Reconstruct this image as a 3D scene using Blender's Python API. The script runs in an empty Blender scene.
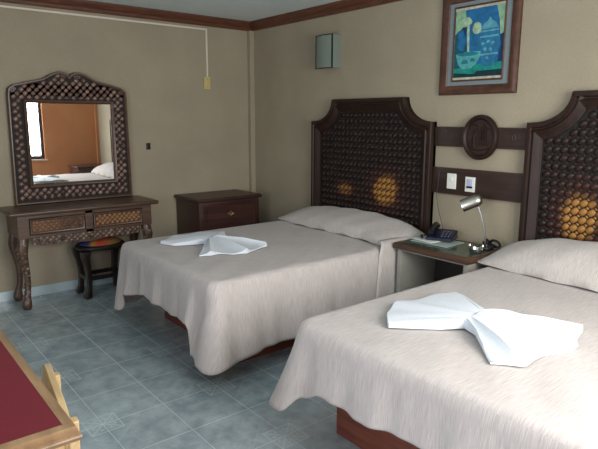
import bpy, bmesh, math, random
from mathutils import Vector, Matrix
random.seed(7)
S = bpy.context.scene
COL = S.collection
PI = math.pi

# ------------------------------------------------------------------ materials
def srgb(r, g, b):
    f = lambda c: (c/255/12.92) if c/255 <= .04045 else ((c/255+.055)/1.055)**2.4
    return (f(r), f(g), f(b), 1)

class NT:
    def __init__(s, name):
        s.m = bpy.data.materials.new(name); s.m.use_nodes = True
        s.t = s.m.node_tree; s.t.nodes.clear()
        s.out = s.n('ShaderNodeOutputMaterial'); s.b = s.n('ShaderNodeBsdfPrincipled')
        s.l(s.b.outputs[0], s.out.inputs[0])
    def n(s, t, **k):
        o = s.t.nodes.new(t)
        for a, v in k.items(): setattr(o, a, v)
        return o
    def l(s, a, b): s.t.links.new(a, b)
    def put(s, inp, v):
        if hasattr(v, 'is_output'): s.l(v, inp)
        else: inp.default_value = v
    def math(s, op, a, b=0, c=0):
        o = s.n('ShaderNodeMath', operation=op)
        s.put(o.inputs[0], a); s.put(o.inputs[1], b)
        if len(o.inputs) > 2: s.put(o.inputs[2], c)
        return o.outputs[0]
    def mix(s, f, a, b):
        o = s.n('ShaderNodeMix', data_type='RGBA')
        s.put(o.inputs[0], f); s.put(o.inputs[6], a); s.put(o.inputs[7], b)
        return o.outputs[2]
    def coord(s, scale=(1, 1, 1), kind='pos'):
        if kind == 'pos': src = s.n('ShaderNodeNewGeometry').outputs['Position']
        else: src = s.n('ShaderNodeTexCoord').outputs[kind]
        mp = s.n('ShaderNodeMapping'); mp.inputs['Scale'].default_value = scale
        s.l(src, mp.inputs[0]); return mp.outputs[0]
    def noise(s, vec, scale, detail=3, rough=.5):
        o = s.n('ShaderNodeTexNoise'); s.l(vec, o.inputs['Vector'])
        o.inputs['Scale'].default_value = scale; o.inputs['Detail'].default_value = detail
        o.inputs['Roughness'].default_value = rough
        return o.outputs[0]
    def ramp(s, f, a, b):
        o = s.n('ShaderNodeMapRange'); s.l(f, o.inputs[0])
        o.inputs[1].default_value = a; o.inputs[2].default_value = b
        return o.outputs[0]
    def bump(s, h, strength=.2, dist=.01):
        o = s.n('ShaderNodeBump'); o.inputs['Strength'].default_value = strength
        o.inputs['Distance'].default_value = dist; s.l(h, o.inputs['Height'])
        s.l(o.outputs[0], s.b.inputs['Normal'])

def plain(name, c, rough=.5, metal=0, spec=.5, noise=0, lo=.85, hi=1.12):
    t = NT(name); t.b.inputs['Roughness'].default_value = rough
    t.b.inputs['Metallic'].default_value = metal
    t.b.inputs['Specular IOR Level'].default_value = spec
    if noise:
        f = t.noise(t.coord(), noise)
        t.l(t.mix(f, [x*lo for x in c[:3]]+[1], [min(1, x*hi) for x in c[:3]]+[1]), t.b.inputs['Base Color'])
    else: t.b.inputs['Base Color'].default_value = c
    return t.m

def wood(name, c1, c2, rough=.35, scale=(2, 40, 40), spec=.5):
    t = NT(name)
    f = t.noise(t.coord(scale), 1.0, 5, .6)
    f = t.ramp(f, .3, .7)
    t.l(t.mix(f, c1, c2), t.b.inputs['Base Color'])
    t.b.inputs['Roughness'].default_value = rough; t.b.inputs['Specular IOR Level'].default_value = spec
    t.bump(f, .08, .003)
    return t.m

def weave_mat(name, spots=(), base1=srgb(22, 14, 12), base2=srgb(44, 28, 23), worn=srgb(150, 106, 50), red=srgb(70, 36, 24), rough=.5, spec=.28):
    """dark lacquered wooden weave; where backs and hands rub, the lacquer is worn to amber"""
    t = NT(name)
    pos = t.coord()
    f = t.ramp(t.noise(pos, 25, 2), .35, .65)
    colr = t.mix(f, base1, base2)
    n2 = t.noise(pos, 14, 2)
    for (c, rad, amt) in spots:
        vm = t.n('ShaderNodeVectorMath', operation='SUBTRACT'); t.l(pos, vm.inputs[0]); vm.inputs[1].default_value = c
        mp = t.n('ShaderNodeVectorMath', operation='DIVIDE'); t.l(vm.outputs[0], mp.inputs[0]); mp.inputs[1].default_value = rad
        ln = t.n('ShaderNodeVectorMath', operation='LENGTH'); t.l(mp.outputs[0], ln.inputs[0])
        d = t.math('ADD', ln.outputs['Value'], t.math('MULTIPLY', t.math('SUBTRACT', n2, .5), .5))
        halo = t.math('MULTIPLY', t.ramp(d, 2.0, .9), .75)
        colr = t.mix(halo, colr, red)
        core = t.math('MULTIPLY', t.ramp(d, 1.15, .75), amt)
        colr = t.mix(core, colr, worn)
    t.l(colr, t.b.inputs['Base Color'])
    t.b.inputs['Roughness'].default_value = rough; t.b.inputs['Specular IOR Level'].default_value = spec
    return t.m

def wall_mat(name, c, c2, bumpy=.25):
    t = NT(name)
    f = t.noise(t.coord(), 2.2, 4)
    g = t.noise(t.coord((1, 1, .35)), 160, 2)
    h = t.noise(t.coord((.35, .35, 1)), 160, 2)
    gg = t.math('ADD', g, h)
    a = t.mix(t.ramp(f, .35, .65), c, c2)
    a = t.mix(t.math('MULTIPLY', t.ramp(gg, .85, 1.15), .25), a, [x*.72 for x in c[:3]]+[1])
    t.l(a, t.b.inputs['Base Color'])
    t.b.inputs['Roughness'].default_value = .75; t.b.inputs['Specular IOR Level'].default_value = .25
    t.bump(gg, bumpy, .004)
    return t.m

def floor_mat():
    t = NT('glazed_floor_tile')
    sep = t.n('ShaderNodeSeparateXYZ'); t.l(t.coord(), sep.inputs[0])
    x, y = sep.outputs[0], sep.outputs[1]
    T = .33; X0, Y0 = 1.1165, -1.9395
    def wrap(v, a, per):
        o = t.math('ADD', t.math('SUBTRACT', v, a), per/2 + per*40)
        return t.math('ABSOLUTE', t.math('SUBTRACT', t.math('MODULO', o, per), per/2))
    gx, gy = wrap(x, X0, T), wrap(y, Y0, T)
    grout = t.math('MAXIMUM', t.math('LESS_THAN', gx, .0028), t.math('LESS_THAN', gy, .0028))
    mx, my = wrap(x, X0, 2*T), wrap(y, Y0, 2*T)
    mm = t.math('MAXIMUM', mx, my)
    inside = t.math('LESS_THAN', mm, .084)
    edge = t.math('MULTIPLY', inside, t.math('GREATER_THAN', mm, .078))
    diag = t.math('LESS_THAN', t.math('ABSOLUTE', t.math('SUBTRACT', mx, my)), .0045)
    # eight thin petals round the centre
    r = t.math('SQRT', t.math('ADD', t.math('MULTIPLY', mx, mx), t.math('MULTIPLY', my, my)))
    ang = t.math('ARCTAN2', my, mx)
    pet = t.math('ABSOLUTE', t.math('SINE', t.math('MULTIPLY', ang, 4)))
    ring = t.math('LESS_THAN', t.math('ABSOLUTE', t.math('SUBTRACT', r, t.math('MULTIPLY', pet, .062))), .005)
    motif = t.math('MULTIPLY', inside, t.math('MAXIMUM', t.math('MAXIMUM', diag, ring), edge))
    # clipped octagon line round every motif corner
    oc = t.math('LESS_THAN', t.math('ABSOLUTE', t.math('SUBTRACT', t.math('ADD', mx, my), .2)), .003)
    oc = t.math('MULTIPLY', oc, .22)
    n1 = t.noise(t.coord(), 3.2, 5, .6); n2 = t.noise(t.coord(), 11, 4, .65)
    f = t.ramp(t.math('ADD', t.math('MULTIPLY', n1, .5), t.math('MULTIPLY', n2, .5)), .36, .64)
    base = t.mix(f, srgb(124, 140, 146), srgb(176, 190, 195))
    base = t.mix(t.math('MULTIPLY', inside, .25), base, srgb(174, 190, 194))
    line = t.math('MAXIMUM', t.math('MAXIMUM', t.math('MULTIPLY', motif, .6), t.math('MULTIPLY', grout, .45)), oc)
    base = t.mix(line, base, srgb(200, 214, 217))
    t.l(base, t.b.inputs['Base Color'])
    ro = t.math('ADD', .11, t.math('MULTIPLY', f, .10))
    t.l(t.math('ADD', ro, t.math('MULTIPLY', grout, .3)), t.b.inputs['Roughness'])
    t.b.inputs['Specular IOR Level'].default_value = .8
    hh = t.math('ADD', t.math('MULTIPLY', n2, .25), t.math('MULTIPLY', grout, -1))
    t.bump(hh, .12, .003)
    return t.m

def linen_mat(name, c1, c2, vec_kind='UV', sc=(260, 9, 1), spread=(.3, .7)):
    t = NT(name)
    v = t.coord(sc, vec_kind)
    f = t.noise(v, 1.0, 4, .7)
    g = t.noise(t.coord((1, 1, 1), vec_kind), 5, 3)
    h = t.ramp(f, *spread)
    c = t.mix(h, c1, c2)
    c = t.mix(t.math('MULTIPLY', t.ramp(g, .3, .7), .15), c, [q*.85 for q in c1[:3]]+[1])
    t.l(c, t.b.inputs['Base Color'])
    t.b.inputs['Roughness'].default_value = .85; t.b.inputs['Specular IOR Level'].default_value = .2
    t.b.inputs['Sheen Weight'].default_value = .1
    t.bump(f, .3, .002)
    return t.m

M = {}
M['wall'] = wall_mat('beige_wallpaper', srgb(153, 143, 122), srgb(162, 152, 130))
M['orange'] = wall_mat('orange_painted_plaster', srgb(186, 124, 84), srgb(196, 134, 92), .1)
M['ceil'] = wall_mat('pale_ceiling_plaster', srgb(216, 230, 230), srgb(226, 238, 237), .3)
M['floor'] = floor_mat()
M['skirt'] = plain('pale_blue_skirting_tile', srgb(172, 188, 192), .18, noise=9)
M['crown'] = wood('crown_moulding_wood', srgb(72, 42, 30), srgb(104, 62, 42), .45, (6, 6, 60))
M['vwood'] = wood('vanity_dark_wood', srgb(62, 46, 37), srgb(96, 72, 56), .34, (40, 3, 40))
M['hwood'] = wood('headboard_dark_wood', srgb(27, 17, 12), srgb(50, 31, 23), .5, (40, 40, 3), .3)
M['bwood'] = wood('wall_board_dark_wood', srgb(36, 23, 18), srgb(58, 38, 30), .45, (3, 40, 40))
M['cwood'] = wood('cabinet_dark_wood', srgb(46, 28, 25), srgb(72, 44, 37), .38, (40, 3, 40))
M['pwood'] = wood('picture_frame_wood', srgb(58, 36, 25), srgb(88, 56, 40), .45, (20, 20, 20))
M['nwood'] = wood('nightstand_wood_edge', srgb(58, 40, 30), srgb(88, 62, 46), .35, (4, 40, 40))
M['bedbox'] = wood('bed_base_red_wood', srgb(92, 46, 34), srgb(122, 66, 48), .5, (3, 3, 40))
M['pine'] = wood('varnished_pine', srgb(196, 164, 116), srgb(222, 194, 146), .35, (4, 40, 40))
M['tframe'] = wood('table_edge_wood', srgb(122, 96, 68), srgb(156, 126, 92), .3, (6, 30, 30))
M['stoolw'] = wood('stool_black_wood', srgb(24, 19, 18), srgb(42, 32, 28), .35, (30, 30, 3))
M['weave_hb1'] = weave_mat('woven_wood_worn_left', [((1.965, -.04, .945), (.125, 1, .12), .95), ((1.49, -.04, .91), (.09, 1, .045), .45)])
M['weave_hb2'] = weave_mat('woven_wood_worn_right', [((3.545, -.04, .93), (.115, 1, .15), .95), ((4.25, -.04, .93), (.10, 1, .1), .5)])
M['weave_mirror'] = weave_mat('mirror_frame_weave', base1=srgb(66, 48, 41), base2=srgb(148, 118, 104), rough=.35, spec=.5)
M['weave_drawer'] = weave_mat('drawer_weave', [((.4, -2.3, .66), (1, .16, .12), .3), ((.4, -1.66, .66), (1, .3, .12), .4)], base1=srgb(88, 64, 52), base2=srgb(166, 132, 106), worn=srgb(190, 140, 90))
M['weave_dark'] = weave_mat('apron_weave', base1=srgb(52, 42, 36), base2=srgb(140, 118, 104), rough=.35, spec=.5)
M['gap'] = plain('weave_ground_dark', srgb(13, 9, 8), .7, noise=30)
M['spread'] = linen_mat('beige_linen_weave', srgb(156, 148, 144), srgb(203, 195, 189), sc=(270, 11, 1), spread=(.25, .72))
M['spread_b'] = linen_mat('beige_linen_pillow', srgb(166, 159, 153), srgb(198, 191, 185), 'UV', (160, 12, 1))
M['towel'] = linen_mat('white_terry', srgb(202, 208, 214), srgb(218, 224, 229), 'Object', (120, 120, 120))
M['mattress'] = plain('mattress_ticking', srgb(190, 184, 176), .9, noise=20)
M['white'] = plain('white_plastic', srgb(222, 222, 214), .4)
M['offwhite'] = plain('aged_white_plastic', srgb(214, 208, 192), .5)
M['cream'] = plain('cream_plastic', srgb(190, 174, 118), .45)
M['black'] = plain('black_plastic', srgb(16, 16, 18), .35)
M['navy'] = plain('navy_plastic', srgb(15, 20, 44), .35)
M['greyp'] = plain('grey_plastic', srgb(48, 52, 66), .4)
M['paper'] = plain('white_paper', srgb(206, 210, 204), .7, noise=40)
M['paperg'] = plain('green_grey_leaflet', srgb(150, 164, 154), .5, noise=40)
M['chrome'] = plain('brushed_steel', srgb(176, 176, 170), .3, 1)
M['bulb'] = plain('lamp_bulb_glass', srgb(210, 225, 232), .2)
M['npaint'] = plain('nightstand_cream_paint', srgb(140, 138, 128), .6, noise=8)
M['green'] = plain('nightstand_green_stone', srgb(62, 76, 66), .14, noise=22)
M['darkin'] = plain('dark_recess_wood', srgb(36, 27, 23), .6)
M['brass'] = plain('aged_brass', srgb(190, 160, 134), .3, 1)
M['mat'] = plain('grey_picture_mat', srgb(116, 126, 128), .8, noise=60)
M['red'] = plain('dark_red_table_inset', srgb(104, 18, 32), .5, noise=70, spec=.5)
M['wframe'] = plain('dark_window_frame', srgb(40, 38, 40), .4)
M['sill'] = plain('window_sill_plaster', srgb(196, 170, 150), .6)
M['sconce'] = plain('frosted_green_glass', srgb(118, 130, 120), .35)
M['sframe'] = plain('dark_bronze', srgb(40, 42, 32), .4, .4)
M['lilac'] = plain('lilac_plastic', srgb(172, 180, 212), .4)

def mirror_glass():
    t = NT('silvered_mirror'); t.b.inputs['Base Color'].default_value = (.86, .88, .87, 1)
    t.b.inputs['Metallic'].default_value = 1; t.b.inputs['Roughness'].default_value = .012
    return t.m
M['mirror'] = mirror_glass()
def clear_glass():
    t = NT('clear_window_glass'); t.t.nodes.remove(t.b)
    g = t.n('ShaderNodeBsdfGlossy'); g.inputs['Roughness'].default_value = .02
    tr = t.n('ShaderNodeBsdfTransparent'); mx = t.n('ShaderNodeMixShader'); mx.inputs[0].default_value = .05
    t.l(tr.outputs[0], mx.inputs[1]); t.l(g.outputs[0], mx.inputs[2]); t.l(mx.outputs[0], t.out.inputs[0])
    return t.m
M['glass'] = clear_glass()
def seat_fabric():
    t = NT('striped_serape_cushion')
    sep = t.n('ShaderNodeSeparateXYZ'); t.l(t.coord(), sep.inputs[0])
    y = t.math('ADD', sep.outputs[1], t.math('MULTIPLY', sep.outputs[0], .5))
    o = t.n('ShaderNodeValToRGB'); o.color_ramp.interpolation = 'EASE'
    t.l(t.ramp(y, -1.91, -1.46), o.inputs[0])
    cr = o.color_ramp
    cols = [(0, srgb(40, 44, 70)), (.18, srgb(20, 34, 92)), (.32, srgb(44, 50, 88)), (.42, srgb(150, 104, 44)), (.55, srgb(168, 58, 34)), (.7, srgb(150, 74, 36)), (.82, srgb(116, 92, 44)), (1, srgb(110, 40, 34))]
    while len(cr.elements) < len(cols): cr.elements.new(.5)
    for e, (p, c) in zip(cr.elements, cols): e.position = p; e.color = c
    t.l(o.outputs[0], t.b.inputs['Base Color']); t.b.inputs['Roughness'].default_value = .8
    return t.m
M['serape'] = seat_fabric()
for n, c in dict(a_blue=(24, 96, 142), a_deep=(12, 50, 84), a_teal=(14, 78, 92), a_pale=(128, 166, 134), a_lily=(150, 178, 146), a_jar=(34, 104, 138),
                 a_jarlight=(84, 148, 164), a_bowl=(78, 154, 152), a_bowldark=(26, 110, 124), a_dark=(8, 44, 52), a_strip=(170, 168, 148), a_green=(20, 128, 116)).items():
    M[n] = plain('paint_'+n, srgb(*c), .45, noise=34, lo=.35, hi=1.7)

# ------------------------------------------------------------------ mesh helpers
def box(bm, a, b, bev=0, seg=2):
    x0, x1 = sorted((a[0], b[0])); y0, y1 = sorted((a[1], b[1])); z0, z1 = sorted((a[2], b[2]))
    vs = [bm.verts.new((x, y, z)) for x in (x0, x1) for y in (y0, y1) for z in (z0, z1)]
    fs = [bm.faces.new([vs[i] for i in q]) for q in ((0, 1, 3, 2), (4, 6, 7, 5), (0, 4, 5, 1), (2, 3, 7, 6), (0, 2, 6, 4), (1, 5, 7, 3))]
    if bev:
        es = list({e for f in fs for e in f.edges})
        bmesh.ops.bevel(bm, geom=es, offset=bev, segments=seg, affect='EDGES', profile=.7)

def ring_tube(bm, rings, close=True):
    """rings: list of lists of points, equal length"""
    R = [[bm.verts.new(p) for p in r] for r in rings]
    n = len(R[0])
    for a, b in zip(R, R[1:]):
        for i in range(n):
            bm.faces.new((a[i], a[(i+1) % n], b[(i+1) % n], b[i]))
    if close:
        bm.faces.new(list(reversed(R[0]))); bm.faces.new(R[-1])

def lathe(bm, prof, c=(0, 0, 0), seg=20, axis=(0, 0, 1), sc=(1, 1)):
    q = Vector((0, 0, 1)).rotation_difference(Vector(axis).normalized())
    rings = [[Vector(c)+q @ Vector((max(r, 1e-4)*math.cos(2*PI*k/seg)*sc[0], max(r, 1e-4)*math.sin(2*PI*k/seg)*sc[1], z)) for k in range(seg)] for r, z in prof]
    ring_tube(bm, rings)

def smooth_path(pts, k=6):
    P = [Vector(p) for p in pts]; P = [P[0]*2-P[1]]+P+[P[-1]*2-P[-2]]; out = []
    for i in range(1, len(P)-2):
        for j in range(k):
            t = j/k; a, b, c, d = P[i-1:i+3]
            out.append(.5*((2*b)+(c-a)*t+(2*a-5*b+4*c-d)*t*t+(3*b-a-3*c+d)*t**3))
    out.append(P[-2]); return out

def tube(bm, pts, r, seg=8, smooth=True, k=6):
    P = smooth_path(pts, k) if smooth and len(pts) > 2 else [Vector(p) for p in pts]
    rr = r if callable(r) else (lambda t: r)
    rings = []; up = Vector((0, 0, 1)); prev = None
    for i, p in enumerate(P):
        d = (P[min(i+1, len(P)-1)]-P[max(i-1, 0)]).normalized()
        a = prev - d*prev.dot(d) if prev else d.cross(up if abs(d.z) < .9 else Vector((1, 0, 0)))
        a.normalize(); prev = a; b = d.cross(a)
        R = rr(i/(len(P)-1))
        rings.append([p+R*(a*math.cos(2*PI*k2/seg)+b*math.sin(2*PI*k2/seg)) for k2 in range(seg)])
    ring_tube(bm, rings)

def inset_poly(pts, d):
    """miter inset of a closed 2D outline given counter-clockwise"""
    n = len(pts); out = []
    for i in range(n):
        p0, p1, p2 = Vector(pts[i-1]), Vector(pts[i]), Vector(pts[(i+1) % n])
        e1 = (p1-p0).normalized(); e2 = (p2-p1).normalized()
        n1 = Vector((-e1.y, e1.x)); n2 = Vector((-e2.y, e2.x))
        m = (n1+n2)
        if m.length < 1e-6: m = n1
        m.normalize(); k = max(.45, m.dot(n1))
        out.append(p1+m*(d/k))
    return out

def sweep_outline(bm, outline, prof, P3, cap_in=False, cap_out=False):
    """profile of (inset, height) swept along a closed outline; P3(u, v, h) gives the 3D point"""
    rings = []
    for d, h in prof:
        q = inset_poly(outline, d) if abs(d) > 1e-9 else [Vector(p) for p in outline]
        rings.append([bm.verts.new(P3(p.x, p.y, h)) for p in q])
    n = len(outline)
    for a, b in zip(rings, rings[1:]):
        for i in range(n): bm.faces.new((a[i], a[(i+1) % n], b[(i+1) % n], b[i]))
    if cap_out: bm.faces.new(rings[0])
    if cap_in: bm.faces.new(rings[-1])

def inside(p, poly):
    x, y = p; c = False; n = len(poly)
    for i in range(n):
        x1, y1 = poly[i-1][0], poly[i-1][1]; x2, y2 = poly[i][0], poly[i][1]
        if (y1 > y) != (y2 > y) and x < (x2-x1)*(y-y1)/(y2-y1)+x1: c = not c
    return c

def pellet(bm, cu, cv, a, b, h, ang, P3, h0, seg=8):
    """one raised oval of the weave: rim, shoulder and crown"""
    ca, sa = math.cos(ang), math.sin(ang)
    rings = []
    for s, hh in ((1, 0), (.82, .62), (.45, .95)):
        r = []
        for k in range(seg):
            t = 2*PI*(k+.5)/seg
            ex = math.copysign(abs(math.cos(t))**.75, math.cos(t))*a*s; ey = math.copysign(abs(math.sin(t))**.75, math.sin(t))*b*s
            r.append(bm.verts.new(P3(cu+ex*ca-ey*sa, cv+ex*sa+ey*ca, h0+h*hh)))
        rings.append(r)
    top = bm.verts.new(P3(cu, cv, h0+h))
    for A, B in zip(rings, rings[1:]):
        for k in range(seg): bm.faces.new((A[k], A[(k+1) % seg], B[(k+1) % seg], B[k]))
    for k in range(seg): bm.faces.new((rings[-1][k], rings[-1][(k+1) % seg], top))

def obj(name, bm, mat, parent=None, smooth=True, auto=40, origin=None):
    bmesh.ops.recalc_face_normals(bm, faces=bm.faces)
    me = bpy.data.meshes.new(name)
    off = Vector((0, 0, 0))
    if parent is not None:
        p = parent
        while p is not None: off += p.location; p = p.parent
    if origin is not None: base = Vector(origin)
    else:
        xs = [v.co for v in bm.verts]
        base = Vector(((min(v.x for v in xs)+max(v.x for v in xs))/2, (min(v.y for v in xs)+max(v.y for v in xs))/2, min(v.z for v in xs)))
    bmesh.ops.translate(bm, verts=bm.verts, vec=-base)
    if smooth:
        th = math.radians(auto)
        for f in bm.faces: f.smooth = True
        for e in bm.edges:
            if len(e.link_faces) == 2 and e.calc_face_angle(0) > th: e.smooth = False
    bm.to_mesh(me); bm.free()
    me.materials.append(M[mat] if isinstance(mat, str) else mat)
    o = bpy.data.objects.new(name, me); COL.objects.link(o)
    if parent is not None: o.parent = parent
    o.location = base-off
    return o

def NB(): return bmesh.new()
def thing(name, label, cat, loc=(0, 0, 0), group=None):
    o = bpy.data.objects.new(name, None); o.empty_display_size = .1; COL.objects.link(o)
    o.location = loc; o['label'] = label; o['category'] = cat
    if group: o['group'] = group
    return o
def tag(o, label, cat, group=None):
    o['label'] = label; o['category'] = cat
    if group: o['group'] = group
    return o
def struct(name, bm, mat, label=None, smooth=False, parent=None):
    o = obj(name, bm, mat, parent, smooth)
    if parent is None:
        o['kind'] = 'structure'
        if label: o['label'] = label
    return o
def bx(name, a, b, mat, parent=None, bev=.003):
    bm = NB(); box(bm, a, b, bev); return obj(name, bm, mat, parent)

# ------------------------------------------------------------------ the room
W, L, H = 5.38, 5.0, 2.50
WY0, WY1, WZ0, WZ1 = -2.35, -.93, .82, 2.15           # window in the orange wall
DX0, DX1, DZ1 = 2.9, 5.0, 2.15                          # glazed door behind the camera
bm = NB(); box(bm, (-.15, -L-.15, -.12), (W+.15, .15, 0)); struct('floor', bm, 'floor', 'glossy blue-grey tiled floor')
bm = NB(); box(bm, (-.15, -L-.15, H), (W+.15, .15, H+.12)); struct('ceiling', bm, 'ceil', 'pale plastered ceiling')
bm = NB(); box(bm, (-.15, -L-.15, 0), (0, .15, H)); struct('wall_left', bm, 'wall', 'beige wall with the mirror')
bm = NB(); box(bm, (0, 0, 0), (W, .15, H)); struct('wall_back', bm, 'wall', 'beige wall behind the headboards')
bm = NB()
box(bm, (W, -L-.15, 0), (W+.15, WY0, H)); box(bm, (W, WY1, 0), (W+.15, .15, H))
box(bm, (W, WY0, 0), (W+.15, WY1, WZ0)); box(bm, (W, WY0, WZ1), (W+.15, WY1, H))
struct('wall_right', bm, 'orange', 'orange wall with the window, seen in the mirror')
bm = NB()
box(bm, (0, -L-.15, 0), (DX0, -L, H)); box(bm, (DX1, -L-.15, 0), (W, -L, H)); box(bm, (DX0, -L-.15, DZ1), (DX1, -L, H))
struct('wall_front', bm, 'wall', 'wall behind the camera')

# window_1 in the orange wall
def framed_window(name, P, u0, u1, v0, v1, mull, t=.05):
    bm = NB()
    def bb(a0, a1, b0, b1, d0=.04, d1=.10):
        p, q = P(a0, b0, d0), P(a1, b1, d1); box(bm, p, q, .004, 1)
    bb(u0, u1, v0, v0+t); bb(u0, u1, v1-t, v1); bb(u0, u0+t, v0+t, v1-t); bb(u1-t, u1, v0+t, v1-t)
    for m in mull: bb(m-t/2, m+t/2, v0+t, v1-t)
    w = struct(name, bm, 'wframe')
    bm = NB(); box(bm, P(u0+t*.5, v0+t*.5, .068), P(u1-t*.5, v1-t*.5, .074)); obj('window_pane', bm, 'glass', w)
    return w
w1 = framed_window('window_1', lambda u, v, d: (W+d, u, v), WY0, WY1, WZ0, WZ1, [-1.64])
bm = NB(); box(bm, (W-.025, WY0-.04, WZ0-.03), (W+.04, WY1+.04, WZ0), .004); obj('window_sill', bm, 'sill', w1)
framed_window('window_2', lambda u, v, d: (u, -L-d, v), DX0, DX1, 0, DZ1, [(DX0+DX1)/2], .07)

# crown mouldings, baseboard, corner strip
def crown(name, a, b, nrm, mat='crown'):
    a, b, nrm = Vector(a), Vector(b), Vector(nrm)
    prof = [(0, 0), (.012, 0), (.018, .012), (.018, .03), (.034, .045), (.05, .07), (.056, .088), (0, .088)]
    bm = NB()
    R = [[p+nrm*d+Vector((0, 0, h)) for d, h in prof] for p in (a, b)]
    V = [[bm.verts.new(q) for q in r] for r in R]; n = len(prof)
    for i in range(n): bm.faces.new((V[0][i], V[0][(i+1) % n], V[1][(i+1) % n], V[1][i]))
    bm.faces.new(V[0]); bm.faces.new(list(reversed(V[1])))
    struct(name, bm, mat, 'brown wooden crown moulding')
crown('trim_1', (0, -L, H-.088), (0, 0, H-.088), (1, 0, 0))
crown('trim_2', (0, 0, H-.088), (W, 0, H-.088), (0, -1, 0))
crown('trim_3', (W, -L, H-.088), (W, 0, H-.088), (-1, 0, 0))
bm = NB(); box(bm, (0, -.055, 0), (.05, 0, H-.088), .004); struct('trim_4', bm, 'wall', 'narrow boxed strip in the corner of the room')
bm = NB(); box(bm, (0, -L, 0), (.012, -.055, .084), .002); struct('baseboard_left', bm, 'skirt', 'pale blue tile skirting under the mirror wall')
bm = NB(); box(bm, (.05, -.012, 0), (W, 0, .084), .002); struct('baseboard_back', bm, 'skirt', 'pale blue tile skirting behind the beds')
bm = NB(); box(bm, (W-.012, -L, 0), (W, -.012, .084), .002); struct('baseboard_right', bm, 'skirt')
bm = NB(); box(bm, (W-.05, -.05, .084), (W, 0, H-.088), .004); struct('trim_5', bm, 'orange', 'painted strip in the far right corner')

# ------------------------------------------------------------------ headboards
def headboard(x1, label, wmat):
    w, zs, zt, a = 1.378, 1.501, 1.6875, .272
    r = thing('headboard', label, 'headboard', (x1+w/2, -.03, 0), 'woven wooden headboards')
    z0 = .30
    arc = []
    for k in range(9):
        t = k/8*PI/2*.97
        arc.append((.035+(a-.035)*math.sin(t), zt-(zt-zs)*math.cos(t)))
    left = [(0, z0), (0, zs)] + arc + [(a+.004, zt)]
    right = [(w-u, v) for u, v in reversed(left)]
    pts = [(x1+u, v) for u, v in left+right]
    pts = list(reversed(pts))                     # counter-clockwise
    P3 = lambda u, v, h: (u, -h, v)
    bm = NB(); sweep_outline(bm, pts, [(0, .0), (0, .028), (.1, .028)], P3, True, True); obj('back_panel', bm, 'gap', r)
    bm = NB()
    sweep_outline(bm, pts, [(0, .002), (0, .055), (.008, .066), (.03, .068), (.038, .055), (.046, .055), (.056, .066), (.072, .058), (.09, .044), (.108, .038), (.108, .027)], P3)
    obj('frame_moulding', bm, 'hwood', r)
    inner = inset_poly(pts, .122)
    inn = [(p.x, p.y) for p in inner]
    bm = NB()
    dx, dz = .050, .0525
    nx = int(w/dx/2)+1
    for i in range(-nx, nx+1):
        for j in range(0, 30):
            u = x1+w/2+(i)*dx; v = .55+j*dz
            if inside((u, v), inn): pellet(bm, u, v, .0275, .0205, .013, math.radians(38), P3, .027)
            u2, v2 = u+dx/2, v+dz/2
            if inside((u2, v2), inn): pellet(bm, u2, v2, .011, .008, .008, math.radians(-45), P3, .027, 6)
    obj('woven_panel', bm, wmat, r, auto=80)
headboard(1.050, 'dark woven wooden headboard with scooped shoulders behind the bed nearer the corner', 'weave_hb1')
headboard(3.170, 'dark woven wooden headboard cut by the right edge, behind the near bed', 'weave_hb2')

# boards between the headboards
bm = NB(); box(bm, (2.432, -.030, .978), (3.166, -.001, 1.170), .004)
tag(obj('wall_board', bm, 'bwood'), 'plain dark wooden board carrying the switches between the headboards', 'board', 'boards joining the headboards')
t = thing('wall_board', 'carved dark wooden board behind the oval medallion between the headboards', 'board', (2.825, -.001, 1.325), 'boards joining the headboards')
bm = NB(); box(bm, (2.432, -.026, 1.325), (3.166, -.001, 1.466), .004); obj('plank', bm, 'bwood', t)
bm = NB()
for s in (-1, 1):
    cx = 2.825+s*.245
    for q in (-1, 1):                              # carved scrolls in low relief
        pts = [(cx+q*(.012+.034*math.cos(th)*(1-th/9)), -.0262, 1.396+.045*math.sin(th)*(1-th/9)) for th in [k*.5 for k in range(12)]]
        tube(bm, pts, .004, 6, k=2)
    tube(bm, [(cx-.08, -.0262, 1.345), (cx+.08, -.0262, 1.345)], .003, 6); tube(bm, [(cx-.08, -.0262, 1.447), (cx+.08, -.0262, 1.447)], .003, 6)
obj('carved_scrolls', bm, 'bwood', t)
# medallion
t = thing('wall_medallion', 'oval carved wooden medallion between the two headboards', 'medallion', (2.825, -.027, 1.245))
P3 = lambda u, v, h: (2.825+u, -.027-h, 1.397+v)
ell = [(.138*math.cos(2*PI*k/40), .154*math.sin(2*PI*k/40)) for k in range(40)]
bm = NB(); sweep_outline(bm, ell, [(0, 0), (0, .022), (.008, .032), (.02, .034), (.03, .024), (.034, .016), (.034, 0)], P3); obj('rim', bm, 'hwood', t)
bm = NB(); sweep_outline(bm, [(u*.76, v*.78) for u, v in ell], [(0, .001), (0, .012), (.04, .015)], P3, True, True); obj('disc', bm, 'bwood', t)
bm = NB()
def rb(u0, v0, u1, v1, h=.012): box(bm, P3(u0, v0, .012), P3(u1, v1, .012+h), .003)
rb(-.010, -.055, .070, -.012, .008); rb(.005, -.012, .014, .045); rb(.025, -.012, .034, .045); rb(.045, -.012, .054, .045)
rb(0, .045, .06, .055); ring_tube(bm, [[P3(-.006, .055, h), P3(.066, .055, h), P3(.03, .088, h)] for h in (.012, .022)])
tube(bm, [P3(-.035, -.07, .018), P3(-.04, -.02, .022), P3(-.03, .03, .02)], .009, 8); lathe(bm, [(.001, 0), (.013, .004), (.013, .014), (.001, .018)], P3(-.03, .045, .012), 12, (0, -1, 0))
tube(bm, [P3(-.04, -.01, .02), P3(-.065, -.03, .02), P3(-.07, -.06, .018)], .006, 6)
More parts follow.
